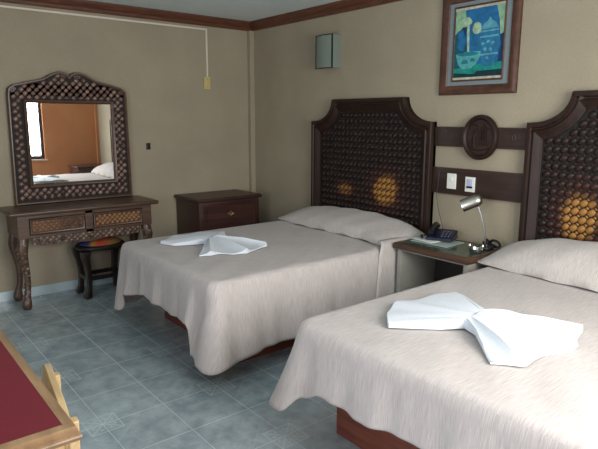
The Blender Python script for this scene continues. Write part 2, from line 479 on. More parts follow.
tube(bm, [P3(-.08, -.075, .014), P3(0, -.09, .014), P3(.075, -.072, .014)], .006, 6)
tube(bm, [P3(-.07, .05, .014), P3(-.05, .085, .014), P3(-.015, .075, .014)], .007, 6)
obj('carved_relief', bm, 'hwood', t)

# switches
def plate(name, c, w, h, label, cat, mat='white', ins='greyp', rocker=(.014, .022), dz=0):
    t = thing(name, label, cat, (c[0], c[1], c[2]-h/2))
    bm = NB(); box(bm, (c[0]-w/2, c[1]-.012, c[2]-h/2), (c[0]+w/2, c[1], c[2]+h/2), .004, 3); obj('cover_plate', bm, mat, t)
    return t
t = plate('light_switch', (2.610, -.0305, 1.076), .076, .112, 'rounded off-white switch plate, left of the two on the lower board', 'switch')
bm = NB(); box(bm, (2.598, -.0475, 1.08), (2.622, -.0425, 1.104), .002); obj('rocker', bm, 'white', t)
t = plate('light_switch', (2.767, -.0305, 1.066), .078, .106, 'white switch plate with a dark key slot, right of the two on the lower board', 'switch')
bm = NB(); box(bm, (2.747, -.0475, 1.056), (2.787, -.0425, 1.104), .003); obj('rocker', bm, 'lilac', t)
bm = NB(); box(bm, (2.744, -.0485, 1.040), (2.790, -.0425, 1.054), .002); obj('key_slot', bm, 'navy', t)

# wall sconce
t = thing('wall_sconce', 'unlit frosted glass wall sconce with dark edges, high above the far headboard', 'lamp', (1.26, -.001, 1.952))
sx0, sx1, sz0, sz1, sd = 1.156, 1.369, 1.952, 2.236, .10
bm = NB(); box(bm, (sx0+.02, -.012, sz0+.02), (sx1-.02, -.001, sz1-.02), .003); obj('back_plate', bm, 'sframe', t)
bm = NB()
N = 10
front = [(sx0+(sx1-sx0)*k/N, -sd-.018*math.sin(PI*k/N)) for k in range(N+1)]
ring_tube(bm, [[(x, y, z) for x, y in front]+[(x, y+.004, z) for x, y in reversed(front)] for z in (sz0+.006, sz1-.006)])
obj('glass_front', bm, 'sconce', t)
for sx in (sx0, sx1-.004):
    bm = NB(); box(bm, (sx, -sd+.006, sz0+.004), (sx+.004, -.001, sz1-.004)); obj('glass_side', bm, 'sconce', t)
bm = NB()
for z in (sz0, sz1-.007): ring_tube(bm, [[(x, y-.004, q) for x, y in front]+[(x, y+.006, q) for x, y in reversed(front)] for q in (z, z+.007)])
for x in (sx0-.002, sx1-.006): box(bm, (x, -sd-.006, sz0), (x+.008, -sd+.006, sz1), .001)
obj('edge_frame', bm, 'sframe', t)

# framed picture
t = thing('framed_picture', 'wooden framed still life in blues hanging above the oval medallion', 'picture', (2.762, -.001, 1.69))
px0, px1, pz0, pz1 = 2.446, 3.054, 1.690, 2.375
P3 = lambda u, v, h: (u, -h-.001, v)
rect = [(px0, pz0), (px1, pz0), (px1, pz1), (px0, pz1)]
bm = NB(); sweep_outline(bm, rect, [(0, .0), (0, .018), (.006, .028), (.02, .034), (.03, .034), (.045, .026), (.058, .022), (.064, .014), (.064, 0)], P3); obj('outer_frame', bm, 'pwood', t, auto=30)
r2 = [(p.x, p.y) for p in inset_poly(rect, .066)]
bm = NB(); sweep_outline(bm, [(p.x, p.y) for p in inset_poly(rect, .062)], [(0, .002), (0, .012), (.06, .012)], P3, True, True); obj('picture_mat', bm, 'mat', t)
ax0, ax1, az0, az1 = 2.560, 2.940, 1.793, 2.274
ar = [(ax0-.012, az0-.012), (ax1+.012, az0-.012), (ax1+.012, az1+.012), (ax0-.012, az1+.012)]
bm = NB(); sweep_outline(bm, ar, [(0, .010), (0, .017), (.004, .020), (.010, .020), (.013, .015), (.013, .010)], P3); obj('inner_frame', bm, 'pwood', t, auto=30)
art = obj('painting', (lambda b: (box(b, P3(ax0, az0, .0125), P3(ax1, az1, .0135)), b)[1])(NB()), 'a_deep', t)
aw, ah = ax1-ax0, az1-az0
def paint(name, mat, pts, lay, sub=True):
    bm = NB()
    q = [(ax0+s*aw, az1-v*ah) for s, v in pts]
    ring_tube(bm, [[P3(u, v, h) for u, v in q] for h in (.0125, .0135+.0003*lay)])
    o = obj(name, bm, mat, art, smooth=False); return o
def blob(cx, cy, rx, ry, n=18, w=0, ph=0): return [(cx+rx*math.cos(2*PI*k/n)*(1+w*math.sin(3*2*PI*k/n+ph)), cy+ry*math.sin(2*PI*k/n)*(1+w*math.cos(2*2*PI*k/n+ph))) for k in range(n)]
paint('painted_strip', 'a_strip', [(0, 0), (1, 0), (1, .028), (0, .036)], 12)
paint('painted_strip', 'a_strip', [(0, .968), (1, .968), (1, 1), (0, 1)], 12)
paint('painted_background', 'a_blue', [(.2, .03), (.86, .03), (.9, .3), (.95, .55), (.9, .8), (.3, .8), (.22, .5), (.25, .25)], 1)
paint('painted_light', 'a_pale', [(0, .03), (.2, .03), (.24, .2), (.12, .3), (0, .36)], 2)
paint('painted_light', 'a_pale', [(.84, .03), (1, .03), (1, .4), (.93, .42), (.9, .22)], 2)
paint('painted_drapery', 'a_teal', [(0, .36), (.1, .3), (.2, .42), (.3, .62), (.26, .84), (0, .84)], 2)
paint('painted_drapery', 'a_blue', [(.06, .34), (.16, .3), (.24, .45), (.2, .6), (.08, .58)], 3)
paint('painted_table', 'a_green', [(0, .84), (.4, .8), (1, .78), (1, .9), (.5, .93), (0, .95)], 4)
paint('painted_table', 'a_dark', [(0, .9), (.45, .93), (.5, .89), (1, .88), (1, .97), (0, .97)], 5)
paint('painted_lily', 'a_lily', blob(.23, .2, .11, .07, w=.15, ph=1), 5)
paint('painted_stem', 'a_lily', [(.25, .24), (.3, .25), (.32, .62), (.28, .62)], 4)
paint('painted_lily', 'a_lily', blob(.46, .3, .09, .085, w=.05), 8)
paint('painted_jar', 'a_jar', [(.55, .33), (.88, .32), (.9, .4), (.93, .47), (.9, .62), (.84, .75), (.82, .83), (.6, .83), (.58, .75), (.5, .6), (.47, .46), (.55, .4)], 6)
paint('painted_lid', 'a_jarlight', [(.55, .33), (.6, .25), (.68, .22), (.72, .17), (.76, .22), (.84, .25), (.89, .32)], 7)
for yy in (.345, .42, .66): paint('painted_band', 'a_jarlight', [(.53, yy), (.9, yy-.006), (.9, yy+.018), (.53, yy+.024)], 8)
for k, (cx, cy) in enumerate([(.6, .52), (.7, .5), (.8, .52), (.65, .6), (.76, .61), (.7, .72)]): paint('painted_flourish', 'a_jarlight', blob(cx, cy, .032, .022, 10, .3, k), 9)
paint('painted_bowl', 'a_bowl', [(.04, .64), (.3, .61), (.56, .62), (.55, .7), (.46, .8), (.36, .85), (.18, .85), (.1, .78)], 9)
paint('painted_bowl_inside', 'a_bowldark', blob(.3, .645, .23, .028), 10)
paint('painted_flourish', 'a_bowldark', blob(.24, .75, .07, .04, 12, .3), 10)
paint('painted_flourish', 'a_bowldark', blob(.4, .73, .05, .035, 12, .3), 10)

# cable cover, boxes on the mirror wall
t = thing('cable_cover', 'thin white cable cover under the crown moulding dropping to a yellowish wall plate', 'cable', (0.001, -2.9, 1.93))
bm = NB(); box(bm, (.001, -L+.01, 2.372), (.012, -.533, 2.388), .002); obj('horizontal_run', bm, 'offwhite', t)
bm = NB(); box(bm, (.001, -.549, 1.928), (.012, -.533, 2.3715), .002); obj('drop', bm, 'offwhite', t)
bm = NB(); box(bm, (.001, -.586, 1.806), (.018, -.512, 1.927), .004); pl_ = obj('blank_plate', bm, 'cream', t); pl_['label'] = 'yellowish blank plate'
for z in (1.83, 1.903):
    bm = NB(); lathe(bm, [(.001, 0), (.004, 0), (.003, .0015), (.001, .002)], (.0175, -.549, z), 10, (1, 0, 0)); obj('screw', bm, 'greyp', pl_)
t = thing('phone_socket', 'small black socket on the wall between mirror and corner', 'socket', (.001, -1.2, 1.228))
bm = NB(); box(bm, (.001, -1.220, 1.228), (.012, -1.181, 1.290), .003); obj('socket_body', bm, 'black', t)
bm = NB(); box(bm, (.012, -1.209, 1.245), (.015, -1.192, 1.262), .001); obj('socket_port', bm, 'gap', t)

# ------------------------------------------------------------------ vanity and mirror
VX, VY0, VY1, VZ = .43, -2.53, -1.315, .805
t = thing('vanity_table', 'dark carved wooden vanity table with woven drawer fronts under the mirror', 'dressing table', (.22, -1.92, 0))
bm = NB()
rect = [(.001, VY0), (VX, VY0), (VX, VY1), (.001, VY1)]
sweep_outline(bm, rect, [(.03, .768), (.012, .768), (.004, .774), (0, .784), (0, .792), (.006, .800), (.016, .803), (.1, .805)], lambda u, v, h: (max(u, .001), v, h), True, True)
obj('table_top', bm, 'vwood', t)
cx1 = .385; cy0, cy1, cz0, cz1 = VY0+.055, VY1-.055, .585, .768
bm = NB()
for a, b in [((.02, cy0, cz0), (cx1-.0205, cy0+.02, cz1)), ((.02, cy1-.02, cz0), (cx1-.0205, cy1, cz1)), ((.02, cy0+.021, cz0), (.035, cy1-.021, cz1)), ((.036, cy0+.021, cz0), (cx1-.021, cy1-.021, cz0+.015)),
             ((cx1-.02, cy0, cz0), (cx1, cy0+.085, cz1)), ((cx1-.02, cy1-.085, cz0), (cx1, cy1, cz1)), ((cx1-.02, -1.955, cz0), (cx1, -1.89, cz1)),
             ((cx1-.02, cy0+.08, cz1-.028), (cx1, cy1-.08, cz1)), ((cx1-.02, cy0+.08, cz0), (cx1, cy1-.08, cz0+.024))]: box(bm, a, b, .002, 1)
obj('case', bm, 'vwood', t)
def weave_strip(bm, P3, u0, u1, v0, v1, d=.03, a=.0155, b=.0105, h=.009, h0=0, ang=40, rowoff=True):
    nu = max(1, round((u1-u0)/d)); nv = max(1, round((v1-v0)/d))
    for i in range(nu):
        for j in range(nv):
            if (i+j) % 2: continue
            pellet(bm, u0+(i+.5)*(u1-u0)/nu, v0+(j+.5)*(v1-v0)/nv, a, b, h, math.radians(ang if (i+j) % 2 or not rowoff else ang), P3, h0)
for (ya, yb) in ((cy0+.09, -1.96), (-1.885, cy1-.09)):
    bm = NB(); P3 = lambda u, v, h: (cx1-.012+h, u, v)
    rc = [(ya, cz0+.028), (yb, cz0+.028), (yb, cz1-.032), (ya, cz1-.032)]
    sweep_outline(bm, rc, [(0, 0), (0, .016), (.006, .020), (.014, .018), (.018, .010), (.03, .010)], P3, True, True)
    d = obj('drawer', bm, 'vwood', t)
    bm = NB(); weave_strip(bm, P3, ya+.02, yb-.02, cz0+.048, cz1-.052, .0215, .0150, .0130, .012, .010); obj('woven_front', bm, 'weave_drawer', d, auto=80)
# scalloped lattice apron below the case
bm = NB(); bm2 = NB()
P3 = lambda u, v, h: (cx1-.035+h, u, v)
n = 24; ya, yb = cy0+.10, cy1-.10
up = []; lo = []
for k in range(n+1):
    s = k/n; y = ya+(yb-ya)*s
    dep = .075+.012*math.cos(2*PI*s*2) - .03*(abs(2*s-1)**6)
    up.append((y, cz0)); lo.append((y, cz0-dep))
ring_tube(bm, [[P3(u, v, h) for u, v in lo+list(reversed(up))] for h in (0, .012)])
ap = obj('apron', bm, 'vwood', t)
for i in range(int((yb-ya)/.024)):
    for j in range(3):
        if (i+j) % 2: continue
        pellet(bm2, ya+.020+i*.024, cz0-.013-j*.022, .0158, .0135, .010, math.radians(38), P3, .012)
obj('woven_relief', bm2, 'weave_dark', ap, auto=80)
def cabriole(x, y, sx, sy):
    """carved S-curved leg with scroll knee and ball foot"""
    bm = NB()
    prof = [(.585, .040, 0), (.55, .042, .004), (.50, .043, .012), (.45, .036, .012), (.38, .029, 0), (.30, .025, -.010), (.22, .024, -.012), (.15, .024, -.006), (.10, .027, .004), (.065, .036, .012), (.03, .038, .014), (.006, .028, .012), (0, .018, .012)]
    rings = []
    for z, r, off in prof:
        rings.append([(x+sx*off+r*math.copysign(abs(math.cos(2*PI*k/12))**.8, math.cos(2*PI*k/12)), y+sy*off+r*math.copysign(abs(math.sin(2*PI*k/12))**.8, math.sin(2*PI*k/12)), z) for k in range(12)])
    ring_tube(bm, rings); l = obj('leg', bm, 'vwood', t)
    bm = NB()
    if sx > 0:
        for k, z in enumerate([.53-.032*q for q in range(15)]):
            r = off = 0
            for (z1, r1, o1), (z2, r2, o2) in zip(prof, prof[1:]):
                if z2 <= z <= z1: f = (z-z2)/(z1-z2); r = r2+(r1-r2)*f; off = o2+(o1-o2)*f
            pellet(bm, y+sy*off+(-1)**k*.008, z, .015, .011, .010, .6, lambda u, v, h: (x+sx*off+h, u, v), r-.003)
            pellet(bm, x+sx*off+(-1)**k*.008, z, .014, .011, .010, .6, lambda u, v, h: (u, y+sy*off-h, v), r-.003)
        obj('carved_weave', bm, 'weave_dark', l, auto=80)
for sx, x in ((1, .335), (-.3, .06)):
    for sy, y in ((-1, VY0+.095), (1, VY1-.095)): cabriole(x, y, sx, sy)

t = thing('wall_mirror', 'wall mirror in a dark woven frame with a scrolled top, standing on the vanity', 'mirror', (.03, -1.9, .807))
top = [(-2.392, 1.70), (-2.385, 1.753), (-2.345, 1.785), (-2.242, 1.81), (-2.117, 1.84), (-2.07, 1.868), (-2.03, 1.889), (-1.985, 1.902), (-1.945, 1.902), (-1.915, 1.888), (-1.899, 1.866),
       (-1.883, 1.888), (-1.853, 1.902), (-1.81, 1.902), (-1.767, 1.889), (-1.73, 1.868), (-1.68, 1.84), (-1.556, 1.81), (-1.455, 1.785), (-1.415, 1.753), (-1.408, 1.70)]
outer = [(-1.398, .807)] + list(reversed(top)) + [(-2.402, .807)]          # seen from the room
outer = list(reversed(outer))
area = sum(outer[i-1][0]*outer[i][1]-outer[i][0]*outer[i-1][1] for i in range(len(outer)))
if area < 0: outer.reverse()
GL, GR, GB, GT = -2.250, -1.560, .975, 1.640
P3 = lambda u, v, h: (.012+h, u, v)
bm = NB()
# backing frame: outer outline to inner rectangle
sweep_outline(bm, outer, [(0, .0), (0, .040), (.005, .048), (.014, .048), (.020, .040), (.024, .034)], P3)
obj('outer_moulding', bm, 'vwood', t)
bm = NB()
ins = inset_poly(outer, .022); n = len(ins)
def torect(p):
    return Vector((min(max(p.x, GL-.028), GR+.028), min(max(p.y, GB-.028), GT+.028)))
rings = []
inn = [torect(p) for p in ins]
# spread points that clamp to the same corner evenly is unneeded: build the field as boxes instead
fb = .034
for a, b in (((GL-.14, GB), (GL-.02, 1.72)), ((GR+.02, GB), (GR+.14, 1.72)), ((GL-.14, .81), (GR+.14, GB-.0)), ((GL-.02, GT), (GR+.02, 1.80))):
    box(bm, P3(a[0], a[1], 0), P3(b[0], b[1], fb-.004))
tp = [p for p in ins if p.y > 1.69]
pl = [(p.x, p.y) for p in tp]
ring_tube(bm, [[P3(u, v, h) for u, v in pl] for h in (0, fb-.004)])
obj('frame_field', bm, 'gap', t, smooth=False)
bm = NB(); lim = [(p.x, p.y) for p in inset_poly(outer, .030)]
d = .0295
for i in range(-22, 23):
    for j in range(0, 40):
        u = -1.9+i*d; v = .832+j*d
        if (i+j) % 2: continue
        if not inside((u, v), lim): continue
        if GL-.040 < u < GR+.040 and GB-.040 < v < GT+.040: continue
        pellet(bm, u, v, .0205, .0180, .014, math.radians(42), P3, fb-.006)
obj('woven_relief', bm, 'weave_mirror', t, auto=80)
bm = NB()
for (cu, cv, r, s) in ((-1.95, 1.862, .026, 1), (-1.848, 1.862, .026, -1), (-2.352, 1.745, .024, 1), (-1.448, 1.745, .024, -1)):
    pts = [P3(cu+s*r*(1-k/30)*math.cos(k*.42), cv+r*(1-k/30)*math.sin(k*.42), fb+.008) for k in range(26)]
    bm = NB(); tube(bm, pts, .006, 6, k=1); lathe(bm, [(.001, 0), (.009, .002), (.008, .012), (.001, .015)], P3(cu, cv, fb), 10, (1, 0, 0))
    obj('scroll', bm, 'vwood', t)
bm = NB(); rc = [(GL-.028, GB-.028), (GR+.028, GB-.028), (GR+.028, GT+.028), (GL-.028, GT+.028)]
sweep_outline(bm, rc, [(0, .028), (0, .048), (.005, .053), (.012, .050), (.020, .042), (.028, .034), (.028, .0)], P3); obj('inner_moulding', bm, 'vwood', t)
bm = NB(); box(bm, (-.002, GL-.01, GB-.01), (.002, GR+.01, GT+.01))
g = obj('mirror_glass', bm, 'mirror', t, smooth=False, origin=(0, -1.905, .965))
g.location = Vector((.032, -1.905, .965))-t.location
g.rotation_euler = (0, 0, math.radians(MIRROR_YAW) if 'MIRROR_YAW' in globals() else math.radians(-1.05))

# stool
t = thing('stool', 'low dark carved stool with a colourful striped cushion under the vanity', 'stool', (.255, -1.80, 0))
sxc, syc = .255, -1.80
bm = NB(); lathe(bm, [(.15, .405), (.178, .41), (.192, .425), (.192, .438), (.18, .45), (.165, .452)], (sxc, syc, 0), 28, sc=(.88, 1.12)); obj('seat_ring', bm, 'stoolw', t)
bm = NB(); lathe(bm, [(.165, .445), (.163, .462), (.14, .478), (.09, .488), (.03, .491), (.001, .491)], (sxc, syc, 0), 28, sc=(.88, 1.1)); obj('cushion', bm, 'serape', t)
for sx in (-1, 1):
    for sy in (-1, 1):
        bm = NB()
        base = Vector((sxc+sx*.10, syc+sy*.155, 0)); rings = []
        for z, w_, off in ((.41, .040, .012), (.36, .034, .016), (.30, .024, .006), (.22, .021, -.004), (.14, .022, -.006), (.08, .020, 0), (.04, .026, .008), (.012, .030, .014), (0, .024, .014)):
            c = base+Vector((sx*off*.5, sy*off, z))
            rings.append([c+Vector((a*.018+a*w_*.15, b*w_, 0)) for a, b in ((-1, -1), (1, -1), (1.3, 0), (1, 1), (-1, 1), (-1.3, 0))])
        ring_tube(bm, rings); obj('leg', bm, 'stoolw', t)
for sx in (-1, 1):
    bm = NB(); box(bm, (sxc+sx*.10-.011, syc-.145, .150), (sxc+sx*.10+.011, syc+.145, .185), .003); obj('stretcher', bm, 'stoolw', t)
for sy in (-1, 1):
    bm = NB(); box(bm, (sxc-.09, syc+sy*.155-.011, .150), (sxc+.09, syc+sy*.155+.011, .185), .003); obj('stretcher', bm, 'stoolw', t)

# ------------------------------------------------------------------ chests
def chest(name, label, cat, x0, x1, y0, y1, z, front='x', drawers=1, mat='cwood', depth_lo=.40):
    t = thing(name, label, cat, ((x0+x1)/2, (y0+y1)/2, 0))
    rect = [(x0, y0), (x1, y0), (x1, y1), (x0, y1)]
    bm = NB(); sweep_outline(bm, rect, [(.03, z-.034), (.010, z-.034), (.002, z-.028), (0, z-.018), (.002, z-.008), (.010, z), (.05, z)], lambda u, v, h: (u, v, h), True, True)
    obj('chest_top', bm, mat, t)
    i = .025
    bm = NB(); box(bm, (x0+.005, y0+i, .08), (x1-i, y1-i, z-.034), .003); box(bm, (x0+.02, y0+i+.02, 0), (x1-i-.03, y1-i-.02, .08), .002); obj('body', bm, mat, t)
    if front == 'x':
        P3 = lambda u, v, h: (x1-i+h, u, v); u0, u1 = y0+i+.04, y1-i-.04
    else:
        P3 = lambda u, v, h: (u, y0+i-h, v); u0, u1 = x0+i+.03, x1-i-.03
    vv = z-.065
    for hgt in ([.24, .34] if drawers == 2 else [.22, .22, .16]):
        rc = [(u0, vv-hgt), (u1, vv-hgt), (u1, vv), (u0, vv)]
        bm = NB(); sweep_outline(bm, rc, [(0, 0), (0, .010), (.003, .013), (.02, .013), (.022, .012), (.05, .012)], P3, True, True); d = obj('drawer', bm, mat, t)
        uc, vc = (u0+u1)/2, vv-hgt*.5+.02
        bm = NB(); dm = [(uc-.042, vc), (uc, vc-.026), (uc+.042, vc), (uc, vc+.026)]
        sweep_outline(bm, dm, [(0, .010), (0, .014), (.006, .016), (.010, .013)], P3, True, False)
        tube(bm, [P3(uc-.022, vc, .014), P3(uc-.012, vc-.010, .028), P3(uc+.012, vc-.010, .028), P3(uc+.022, vc, .014)], .003, 6)
        obj('handle', bm, 'brass', d); vv -= hgt+.02
    return t
chest('chest_of_drawers', 'dark brown wooden chest with one small metal pull in the room corner', 'chest of drawers', 0.015, .50, -.962, -.232, .779, 'x', 2)
chest('chest_of_drawers', 'dark wooden chest beyond the near bed, seen only in the mirror', 'chest of drawers', 4.70, 5.25, -.60, -.015, .71, 'y', 2)

# ------------------------------------------------------------------ nightstand and its things
t = thing('nightstand', 'cream nightstand with a wooden-edged greenish top between the beds', 'nightstand', (2.815, -.26, 0))
nx0, nx1, ny0, nz = 2.486, 3.108, -.512, .665
bm = NB(); rect = [(nx0, ny0), (nx1, ny0), (nx1, -.071), (nx0, -.071)]
sweep_outline(bm, rect, [(.03, nz-.042), (.006, nz-.042), (0, nz-.034), (0, nz-.010), (.006, nz-.001), (.014, nz), (.030, nz), (.032, nz-.002)], lambda u, v, h: (u, v, h), False, True)
obj('top_edge', bm, 'nwood', t)
bm = NB(); box(bm, (nx0+.031, ny0+.031, nz-.02), (nx1-.031, -.102, nz-.0015)); obj('stone_inset', bm, 'green', t, smooth=False)
for x in (nx0+.02, nx1-.055): bx('side_panel', (x, ny0+.03, 0), (x+.035, -.075, nz-.042), 'npaint', t)
bx('apron', (nx0+.055, ny0+.035, nz-.060), (nx1-.055, ny0+.055, nz-.042), 'npaint', t)
bx('back_panel', (nx0+.055, -.095, 0), (nx1-.055, -.078, nz-.042), 'darkin', t)
bx('shelf', (nx0+.055, ny0+.05, .30), (nx1-.055, -.095, .32), 'npaint', t)

tp = nz+.0008
def rbox(bm, c, sx, sy, z0, z1, ang, bev=.001):
    b2 = NB(); box(b2, (-sx/2, -sy/2, z0), (sx/2, sy/2, z1), bev)
    b2.transform(Matrix.Translation((c[0], c[1], 0)) @ Matrix.Rotation(ang, 4, 'Z'))
    me = bpy.data.meshes.new('tmp'); b2.to_mesh(me); b2.free(); bm.from_mesh(me); bpy.data.meshes.remove(me)
bm = NB(); rbox(bm, (2.680, -.265), .30, .22, tp, tp+.006, .05); tag(obj('leaflet', bm, 'paperg'), 'large pale leaflet at the bottom of the papers on the nightstand', 'leaflet', 'papers on the nightstand')
bm = NB(); rbox(bm, (2.612, -.270), .19, .16, tp+.0065, tp+.012, -.10); tag(obj('notepad', bm, 'paper'), 'small white notepad on top of the pale leaflet beside the telephone', 'notepad', 'papers on the nightstand')
# telephone
pz = tp+.0127
t = thing('telephone', 'navy desk telephone with a black handset on papers on the nightstand', 'telephone', (2.665, -.20, pz))
rot = Matrix.Translation((2.672, -.205, pz)) @ Matrix.Rotation(math.radians(22), 4, 'Z')
def local(bm): bm.transform(rot); return bm
bm = NB()
prof = [(-.085, 0), (-.085, .018), (.06, .062), (.085, .058), (.085, 0)]
ring_tube(bm, [[(x, y, z) for y, z in prof] for x in (-.095, .095)])
bmesh.ops.bevel(bm, geom=list(bm.edges), offset=.005, segments=2, affect='EDGES')
obj('phone_body', local(bm), 'navy', t)
bm = NB()
for i in range(3):
    for j in range(4):
        x = .005+i*.024; y = -.055+j*.024; z = .018+(y+.085)*.303+.001
        box(bm, (x, y, z-.003), (x+.016, y+.014, z+.007), .001, 1)
obj('keypad', local(bm), 'greyp', t)
bm = NB(); tube(bm, [(-.060, -.095, .045), (-.060, -.075, .066), (-.060, -.02, .083), (-.060, .04, .094), (-.060, .075, .090), (-.060, .092, .074)], lambda u: .016+.008*abs(2*u-1)**3, 10)
obj('handset', local(bm), 'black', t)
bm = NB(); pts = [(2.585, -.315, pz+.02)]
for k in range(40):
    s = k/39; a = k*1.6
    pts.append((2.585-.045*s+.008*math.cos(a), -.315+.05*s, pz+.014+.008*math.sin(a)))
tube(bm, pts, .0028, 6, k=3); obj('coiled_cord', bm, 'black', t)
# thin flex from behind the board to the phone
bm = NB(); tube(bm, [(2.500, -.034, 1.14), (2.492, -.036, 1.05), (2.486, -.038, .95), (2.510, -.04, .85), (2.560, -.06, .76), (2.60, -.085, .69), (2.62, -.10, .676)], .0022, 6)
tag(obj('wall_cable', bm, 'greyp'), 'thin grey cable hanging down the boards to the telephone', 'cable')

# desk lamp
t = thing('desk_lamp', 'brushed steel gooseneck desk lamp on the nightstand', 'lamp', (3.00, -.17, tp))
bm = NB(); lathe(bm, [(.001, 0), (.058, 0), (.060, .006), (.056, .014), (.03, .022), (.014, .028), (.012, .05), (.001, .051)], (3.00, -.17, tp), 24); obj('lamp_base', bm, 'black', t)
bm = NB(); tube(bm, [(3.00, -.17, tp+.045), (2.998, -.172, .76), (2.982, -.18, .84), (2.957, -.19, .92), (2.938, -.197, .965)], .0062, 8); obj('gooseneck', bm, 'chrome', t)
ax = Vector((2.862-2.975, -.262+.19, .948-1.008)).normalized()   # towards the opening
hc = Vector((2.972, -.195, 1.002))
bm = NB(); lathe(bm, [(.001, 0), (.024, .002), (.037, .014), (.041, .04), (.043, .132), (.045, .137), (.040, .137), (.037, .05), (.001, .045)], hc, 24, ax)
hd = obj('lamp_head', bm, 'chrome', t)
bm = NB(); lathe(bm, [(.001, .05), (.012, .06), (.024, .09), (.027, .115), (.018, .130), (.001, .134)], hc, 16, ax); obj('bulb', bm, 'bulb', hd)
bm = NB(); lathe(bm, [(.001, 0), (.006, 0), (.006, .02), (.001, .022)], (3.03, -.2, tp+.014), 10); obj('switch', bm, 'chrome', t)
t = thing('ashtray', 'small shiny metal ashtray with two knobs beside the desk lamp', 'ashtray', (3.035, -.325, tp))
bm = NB(); lathe(bm, [(.001, 0), (.036, 0), (.042, .008), (.044, .026), (.041, .028), (.036, .012), (.001, .009)], (3.035, -.325, tp), 20); obj('bowl', bm, 'chrome', t)
for s in (-1, 1):
    bm = NB(); lathe(bm, [(.001, 0), (.008, .001), (.012, .010), (.012, .022), (.007, .032), (.001, .034)], (3.035+s*.036, -.325+s*.018, tp+.0255), 12); obj('knob', bm, 'chrome', t)
bm = NB(); tube(bm, [(2.935, -.09, tp+.012), (2.955, -.085, tp+.04), (2.985, -.09, tp+.028), (3.01, -.095, tp+.045), (3.045, -.09, tp+.04), (3.07, -.10, tp+.02), (3.06, -.12, tp+.01), (3.0, -.105, tp+.02), (2.95, -.11, tp+.012)], .0085, 8)
tag(obj('coiled_flex', bm, 'black'), 'bundled black flex lying behind the foot of the desk lamp', 'cable')

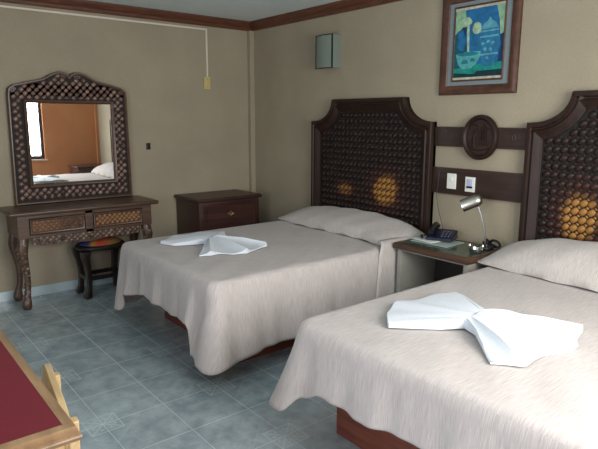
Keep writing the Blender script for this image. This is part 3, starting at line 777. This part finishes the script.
# ------------------------------------------------------------------ beds
BZ = .62; BYF = -1.955; BYH = -.075
def bed(x0, x1, blabel, slabel, plabel, base_x0, base_x1, base_y, seed, hem, pil, flap=False):
    xc = (x0+x1)/2
    t = thing('bed', blabel, 'bed', (xc, -1.0, 0), 'double beds')
    bm = NB(); box(bm, (base_x0, base_y, .0), (base_x1, BYH-.01, .30), .006); obj('bed_base', bm, 'bedbox', t)
    bm = NB(); box(bm, (x0+.035, BYF+.04, .302), (x1-.035, BYH-.005, BZ-.014), .035, 4); obj('mattress', bm, 'mattress', t)
    # bedspread
    rnd = random.Random(seed)
    r = .085; per = []
    def seg(p, q, n, nrm, k0):
        for k in range(n): s = k/n; per.append((Vector(p).lerp(Vector(q), s), Vector(nrm)))
    seg((x0, BYH), (x0, BYF+r), 60, (-1, 0), 0)
    for k in range(14):
        a = PI+PI/2*k/14; per.append((Vector((x0+r+r*math.cos(a), BYF+r+r*math.sin(a))), Vector((math.cos(a), math.sin(a)))))
    seg((x0+r, BYF), (x1-r, BYF), 72, (0, -1), 0)
    for k in range(14):
        a = 1.5*PI+PI/2*k/14; per.append((Vector((x1-r+r*math.cos(a), BYF+r+r*math.sin(a))), Vector((math.cos(a), math.sin(a)))))
    seg((x1, BYF+r), (x1, BYH), 60, (1, 0), 0); per.append((Vector((x1, BYH)), Vector((1, 0))))
    arc = [0]
    for (p, _), (q, _) in zip(per, per[1:]): arc.append(arc[-1]+(q-p).length)
    tot = arc[-1]
    iL = 60+7; iR = 60+14+72+7
    sL, sR = arc[iL], arc[iR]
    NV = 22
    bm = NB(); uv = bm.loops.layers.uv.new('UVMap')
    rows = []; uvs = []
    # top rows: contract toward the middle line
    fr = [0, .12, .25, .4, .55, .68, .8, .9, .955]
    for f in fr:
        row = []; ur = []
        for (p, n_), s in zip(per, arc):
            c = Vector((xc, min(max(p.y, BYF+.62), BYH)))
            q = c.lerp(p-n_*.03, f)
            z = BZ+.003*math.sin(q.x*9+seed)*math.sin(q.y*7+seed*2)+.0025*math.sin(q.x*23+q.y*17)
            row.append((q.x, q.y, z)); ur.append((q.x, q.y))
        rows.append(row); uvs.append(ur)
    drop0 = len(rows)
    re = .045
    for k in range(4):                            # rolled mattress edge
        a = PI/2*k/3.3; row = []; ur = []
        for (p, n_), s in zip(per, arc):
            q = p-n_*re+n_*(re*math.sin(a)); z = BZ-re+re*math.cos(a)
            row.append((q.x, q.y, z)); ur.append((q.x+n_.x*0, q.y+n_.y*.0 - (BZ-z)))
        rows.append(row); uvs.append(ur)
    for k in range(1, NV+1):
        f = k/NV; row = []; ur = []
        for (p, n_), s in zip(per, arc):
            H_ = hem(s, sL, sR, tot)              # hem height above the floor
            z = (BZ-re)*(1-f)+H_*f
            gL = math.exp(-((s-sL)/.12)**2); gR = math.exp(-((s-sR)/.13)**2)
            gLw = math.exp(-((s-sL)/.26)**2); gRw = math.exp(-((s-sR)/.26)**2)
            fold = (.010*math.sin(s*13+seed)+.007*math.sin(s*29+seed*3+1.5)+.004*math.sin(s*53))*f**1.1
            # deep folds either side of each corner
            cf = (.024*math.cos((s-sL)*27)*gLw+.024*math.cos((s-sR)*27)*gRw)*f
            near = min(1, max(0, (-.62-p.y)/.5))
            flare = (.004+.022*near+.015*gLw+.015*gRw)*f + (.045*gL+.03*gR)*f**1.4
            flare -= (x0 < 2)*.035*gL*f**1.4
            fold *= .25+.75*near
            lobe = 0
            if x0 < 2:
                q_ = (s-(sR-.20*f))/.035; q_ = min(1, max(0, q_)); lobe = .028*f*q_*q_*(3-2*q_)*math.exp(-max(0, s-sR)/.15)
            off = flare+fold+cf+lobe+.004
            off = max(off, .002)
            q = p+n_*off
            if x0 > 2: q.x -= .055*gL*f**1.3; q.y += .012*gL*f
            row.append((q.x, q.y, z)); ur.append((q.x if abs(n_.y) > .5 else q.y+7.3, -z*1.0+(q.y if abs(n_.y) <= .5 else BYF)*0))
        rows.append(row); uvs.append(ur)
    V = [[bm.verts.new(p) for p in r_] for r_ in rows]
    for i in range(len(V)-1):
        for j in range(len(per)-1):
            try: fc = bm.faces.new((V[i][j], V[i+1][j], V[i+1][j+1], V[i][j+1]))
            except ValueError: continue
            for lp, (a, b) in zip(fc.loops, ((i, j), (i+1, j), (i+1, j+1), (i, j+1))):
                pt = rows[a][b]
                if i < drop0+2: u_, v_ = pt[0], pt[1]+0
                elif abs(per[j][1].y) > .6: u_, v_ = pt[0], pt[2]*1.0-3
                else: u_, v_ = pt[1]+11, pt[2]+5
                lp[uv].uv = (u_, v_)
    bmesh.ops.remove_doubles(bm, verts=bm.verts, dist=.0004)
    o = obj('bedspread', bm, 'spread', auto=75)
    md = o.modifiers.new('thickness', 'SOLIDIFY'); md.thickness = .004; md.offset = -1
    tag(o, slabel, 'bedspread', 'linen bedspreads')
    # long pillow
    (a0, a1, ym, dep, hgt, sag) = pil
    bm = NB(); uv = bm.loops.layers.uv.new('UVMap'); NU, NC = 46, 22; rings = []; rr = random.Random(seed+5)
    for i in range(NU+1):
        u = -1+2*i/NU; e = max(0, 1-abs(u)**3.6)**.7
        x = (a0+a1)/2+(a1-a0)/2*u
        hh = hgt*max(.10, e)*(1+.05*math.sin(u*5+seed)); dd = dep/2*(.80+.20*e)
        ring = []
        for k in range(NC):
            a = 2*PI*k/NC; cy = math.cos(a); cz = math.sin(a)
            y = ym+dd*math.copysign(abs(cy)**.8, cy)
            if flap and cy < 0: y += .075*cy*max(0, min(1, (u-.55)/.4))
            tt = (y-(ym-dep/2))/dep                     # 0 front .. 1 at the headboard
            zb = BZ+.0095+.045*tt*tt
            if cz >= 0: z = zb+hh*abs(cz)**.9*(.78+.34*tt)
            else: z = zb-.001
            z += .004*math.sin(u*17+a*3)*e*(1 if cz > 0 else 0)
            ring.append((x+ (.012*math.sin(a*2) if abs(u) > .97 else 0), y, z+sag*max(0, abs(u)-.8)*(1 if u > 0 else .4)))
        rings.append(ring)
    VV = [[bm.verts.new(p) for p in rg] for rg in rings]
    for i in range(NU):
        for k in range(NC):
            fc = bm.faces.new((VV[i][k], VV[i][(k+1) % NC], VV[i+1][(k+1) % NC], VV[i+1][k]))
            for lp in fc.loops: lp[uv].uv = (lp.vert.co.x, lp.vert.co.y*1.2+lp.vert.co.z)
    bm.faces.new(VV[0]); bm.faces.new(list(reversed(VV[-1])))
    pt = thing('pillow', plabel, 'pillow', ((a0+a1)/2, ym, BZ+.009), 'long pillows')
    obj('pillow_body', bm, 'spread_b', pt, auto=70)
    if flap:
        bm = NB(); uv = bm.loops.layers.uv.new('UVMap'); rows = []
        prof = [(2.400, .668), (2.430, .668), (2.455, .660), (2.468, .642), (2.4735, .615), (2.475, .58), (2.476, .45), (2.477, .30), (2.478, .20)]
        for k, (x, z) in enumerate(prof):
            yf = -.575-.012*k; yr = -.12
            rows.append([bm.verts.new((x+.0015*math.sin(j*1.3+k), yf+(yr-yf)*j/14, z)) for j in range(15)])
        for A, B in zip(rows, rows[1:]):
            for j in range(14):
                fc = bm.faces.new((A[j], A[j+1], B[j+1], B[j]))
                for lp in fc.loops: lp[uv].uv = (lp.vert.co.y+3, lp.vert.co.z)
        fo = obj('hanging_cover', bm, 'spread_b', pt, auto=70)
        fo.modifiers.new('thickness', 'SOLIDIFY').thickness = .003

def interp(s, keys):
    if s <= keys[0][0]: return keys[0][1]
    for (a, va), (b, vb) in zip(keys, keys[1:]):
        if s <= b:
            f = (s-a)/(b-a); f = f*f*(3-2*f); return va+(vb-va)*f
    return keys[-1][1]
def hem1(s, sL, sR, tot):
    return interp(s, [(sL-.9, .16), (sL-.2, .15), (sL-.02, .11), (sL+.07, .12), (sL+.20, .275), (sL+.5, .335), (sL+.9, .31), (sR-.3, .325), (sR-.215, .33), (sR-.17, .155), (sR-.06, .135), (sR-.01, .118), (sR+.06, .145), (sR+.2, .165), (sR+.35, .175), (sR+.8, .16), (tot, .16)])
def hem2(s, sL, sR, tot):
    return interp(s, [(sL-.9, .16), (sL-.2, .20), (sL, .19), (sL+.05, .20), (sL+.12, .29), (sL+.22, .345), (sL+.42, .335), (sL+.7, .36), (sL+1.0, .37), (sR-.2, .33), (sR-.05, .17), (sR, .12), (sR+.2, .15), (tot, .16)])
bed(1.07, 2.462, 'double bed nearer the corner on a low red-brown box base', 'beige linen bedspread hanging over the bed nearer the corner', 'long beige pillow on the bed nearer the corner',
    1.20, 2.26, -1.665, 1.0, hem1, (1.055, 2.455, -.285, .42, .122, .0), True)
bed(3.160, 4.560, 'double bed in the right foreground on a low red-brown box base', 'beige linen bedspread hanging over the near bed at right', 'long beige pillow on the near bed at right',
    3.235, 4.49, -1.735, 2.3, hem2, (3.114, 4.560, -.265, .38, .178, .0))

# towels folded into bow shapes
def towel(left, right, waist, label, hL, hR, npl, seed):
    bm = NB(); z0 = BZ+.0085
    def wing(outline, hfun, spine, scal=0):
        """fan of rays from the waist line to the outline"""
        P = [Vector(p) for p in outline]
        # resample outline
        d = [0]
        for a, b in zip(P, P[1:]): d.append(d[-1]+(b-a).length)
        NA, NR = 64, 16; rays = []
        for i in range(NA+1):
            t_ = d[-1]*i/NA; j = 0
            while j < len(d)-2 and d[j+1] < t_: j += 1
            f = (t_-d[j])/max(1e-6, d[j+1]-d[j]); rays.append(P[j].lerp(P[j+1], f))
        grid = []
        w0, w1 = Vector(spine[0]), Vector(spine[1])
        for i, e in enumerate(rays):
            a = i/NA; row = []; o = w0.lerp(w1, a)
            e = o+(e-o)*(1+scal*(.5-abs(math.cos(a*PI*5))))
            for k in range(NR+1):
                r_ = k/NR; p = o.lerp(e, r_); row.append(bm.verts.new((p.x, p.y, z0+hfun(a, r_))))
            k_ = bm.verts.new((e.x+(e-o).x*.004, e.y+(e-o).y*.004, z0-.002)); row.append(k_)
            grid.append(row)
        for A, B in zip(grid, grid[1:]):
            for k in range(len(A)-1): bm.faces.new((A[k], A[k+1], B[k+1], B[k]))
        for G in (grid[0], grid[-1]):             # close both long sides down to the bed
            bot = [bm.verts.new((v.co.x, v.co.y, z0-.002)) for v in G[:-1]]+[G[-1]]
            for k in range(len(G)-1):
                vs = [G[k], G[k+1], bot[k+1], bot[k]]
                vs = list(dict.fromkeys(vs))
                if len(vs) > 2: bm.faces.new(vs)
    wing(left, hL, (waist[0], waist[1])); wing(right, hR, (waist[1], waist[0]), .07)
    bmesh.ops.remove_doubles(bm, verts=bm.verts, dist=.0006)
    tag(obj('folded_towel', bm, 'towel', auto=60), label, 'towel', 'white towels folded like bows')

def hL2(a, r):
    w = math.sin(a*PI)
    cr = abs(math.sin(a*PI*3.5+.5))**.6
    return (.030*(1-r)+.012*r)+.010*w*(1-.4*r)+.017*cr*r**.6*(1.15-r)+.004*math.sin(a*31)*r+.001
def hR2(a, r):
    rip = 1-abs(math.cos(a*PI*5))**.8
    return .034*(1-r)**1.3+.004+.052*rip**1.7*(min(1, r*1.6)**.8)*(1-.4*r)
towel([(3.678, -1.547), (3.522, -1.705), (3.429, -1.61), (3.353, -1.469), (3.39, -1.326), (3.419, -1.083), (3.482, -1.109), (3.65, -1.19)],
      [(3.727, -1.219), (3.90, -1.13), (4.042, -1.053), (4.147, -1.255), (4.13, -1.356), (4.109, -1.464), (4.097, -1.587), (4.018, -1.693), (3.923, -1.599), (3.812, -1.484)],
      ((3.735, -1.45), (3.705, -1.255)), 'white towel folded like a bow on the near bed at right', hL2, hR2, 5, 1)
towel([(1.555, -1.54), (1.488, -1.704), (1.369, -1.75), (1.257, -1.584), (1.258, -1.278), (1.346, -1.198), (1.483, -1.269)],
      [(1.54, -1.37), (1.682, -1.272), (1.898, -1.195), (1.969, -1.32), (1.981, -1.419), (1.981, -1.519), (1.895, -1.578), (1.879, -1.728), (1.66, -1.53)],
      ((1.565, -1.48), (1.505, -1.375)), 'white towel folded like a bow on the bed nearer the corner', hL2, hR2, 5, 2)

# ------------------------------------------------------------------ table and chair
t = thing('side_table', 'pine table with a dark red inset top cut by the lower left corner', 'table', (3.05, -3.5, 0))
tx0, tx1, ty0, ty1, tz = 2.35, 3.712, -3.92, -3.072, .75
rect = [(tx0, ty0), (tx1, ty0), (tx1, ty1), (tx0, ty1)]
bm = NB(); sweep_outline(bm, rect, [(.05, tz-.045), (.012, tz-.045), (.004, tz-.040), (0, tz-.030), (.004, tz-.022), (.008, tz-.020), (.008, tz-.010), (.012, tz-.002), (.017, tz), (.036, tz), (.038, tz-.003)], lambda u, v, h: (u, v, h), False, True)
obj('top_frame', bm, 'tframe', t)
bm = NB(); box(bm, (tx0+.037, ty0+.037, tz-.02), (tx1-.037, ty1-.037, tz-.002)); obj('red_inset', bm, 'red', t, smooth=False)['label'] = 'dark red inset top'
for x in (tx0+.04, tx1-.105):
    for y in (ty0+.04, ty1-.105): bx('leg', (x, y, 0), (x+.065, y+.065, tz-.046), 'pine', t, .006)
for a, b in (((tx0+.105, ty1-.09), (tx1-.105, ty1-.065)), ((tx0+.105, ty0+.065), (tx1-.105, ty0+.09)), ((tx0+.06, ty0+.105), (tx0+.085, ty1-.105)), ((tx1-.085, ty0+.105), (tx1-.06, ty1-.105))):
    bx('apron', (a[0], a[1], tz-.135), (b[0], b[1], tz-.046), 'pine', t)
# chair tucked at the far side of the table
t = thing('wooden_chair', 'low-backed pine chair tucked against the far side of the red-topped table', 'chair', (3.28, -3.12, 0))
t.rotation_euler = (0, 0, math.radians(-8))
cx0, cx1, yb = 3.080, 3.470, -3.022
for x in (cx0, cx1-.038):
    bm = NB(); ring_tube(bm, [[(x+a*.038, yb+d+b*.030, z) for a, b in ((0, 0), (1, 0), (1, 1), (0, 1))] for z, d in ((0, .05), (.25, .02), (.42, 0), (.55, .004), (.640, .006))]); bmesh.ops.bevel(bm, geom=[e for e in bm.edges], offset=.004, segments=1, affect='EDGES')
    obj('rear_leg', bm, 'pine', t)
for x in (cx0, cx1-.038): bx('front_leg', (x, yb-.37, 0), (x+.038, yb-.332, .425), 'pine', t, .004)
bx('seat', (cx0-.005, yb-.375, .425), (cx1+.005, yb-.002, .450), 'pine', t, .008)
bm = NB(); n = 16
f = [(cx0-.02+(cx1-cx0+.04)*k/n) for k in range(n+1)]
rg = []
for k, x in enumerate(f):
    s = 2*k/n-1; top = .700-.035*abs(s)**4; bot = .600+.012*(1-s*s); bow = -.004*(1-s*s)
    y = yb-.024+bow+.0
    rg.append([(x, y, bot), (x, y+.022, bot), (x, y+.034, top-.004), (x, y+.030, top), (x, y+.014, top), (x, y+.010, top-.004)])
ring_tube(bm, rg); obj('top_rail', bm, 'pine', t)
for k in range(3):
    x = cx0+.10+k*.095; bm = NB(); box(bm, (x, yb+.001, .452), (x+.026, yb+.013, .61), .003); obj('back_slat', bm, 'pine', t)
for x in (cx0+.010, cx1-.028): bx('side_stretcher', (x, yb-.331, .20), (x+.018, yb+.02, .225), 'pine', t)

# ------------------------------------------------------------------ camera and light
cam = bpy.data.cameras.new('camera'); co = bpy.data.objects.new('camera', cam); COL.objects.link(co)
f_, pan, tilt, roll = 561.33, .6811, -.1867, .0029
co.location = (5.0803, -3.4696, 1.5222)
fw = Vector((-math.cos(pan)*math.cos(tilt), math.sin(pan)*math.cos(tilt), math.sin(tilt)))
rt = Vector((math.sin(pan), math.cos(pan), 0)); up = rt.cross(fw)
R_ = rt*math.cos(roll)+up*math.sin(roll); U_ = -rt*math.sin(roll)+up*math.cos(roll)
mw = Matrix((R_, U_, -fw)).transposed()
co.rotation_euler = mw.to_euler()
cam.sensor_width = 36; cam.lens = f_/598*36; cam.clip_start = .02
S.camera = co

def area(name, loc, rot, sx, sy, power, col, spread=PI):
    l = bpy.data.lights.new(name, 'AREA'); l.shape = 'RECTANGLE'; l.size = sx; l.size_y = sy; l.energy = power; l.color = col; l.spread = spread
    o = bpy.data.objects.new(name, l); COL.objects.link(o); o.location = loc; o.rotation_euler = rot; return o
# daylight arriving through the window in the orange wall and the glazed door
area('daylight_window', (W+.17, (WY0+WY1)/2, (WZ0+WZ1)/2), (0, math.radians(90-22), 0), WZ1-WZ0, WY1-WY0, 122, (1.0, .985, .97))
area('daylight_door', ((DX0+DX1)/2, -L-.18, DZ1/2), (math.radians(90-22), 0, 0), DX1-DX0, DZ1, 108, (.84, .90, 1.0))
wd = bpy.data.worlds.new('sky'); S.world = wd; wd.use_nodes = True
wd.node_tree.nodes['Background'].inputs[0].default_value = (.72, .85, 1, 1); wd.node_tree.nodes['Background'].inputs[1].default_value = 1.2
S.view_settings.view_transform = 'Standard'; S.view_settings.look = 'None'; S.view_settings.exposure = -0.15; S.view_settings.gamma = 1
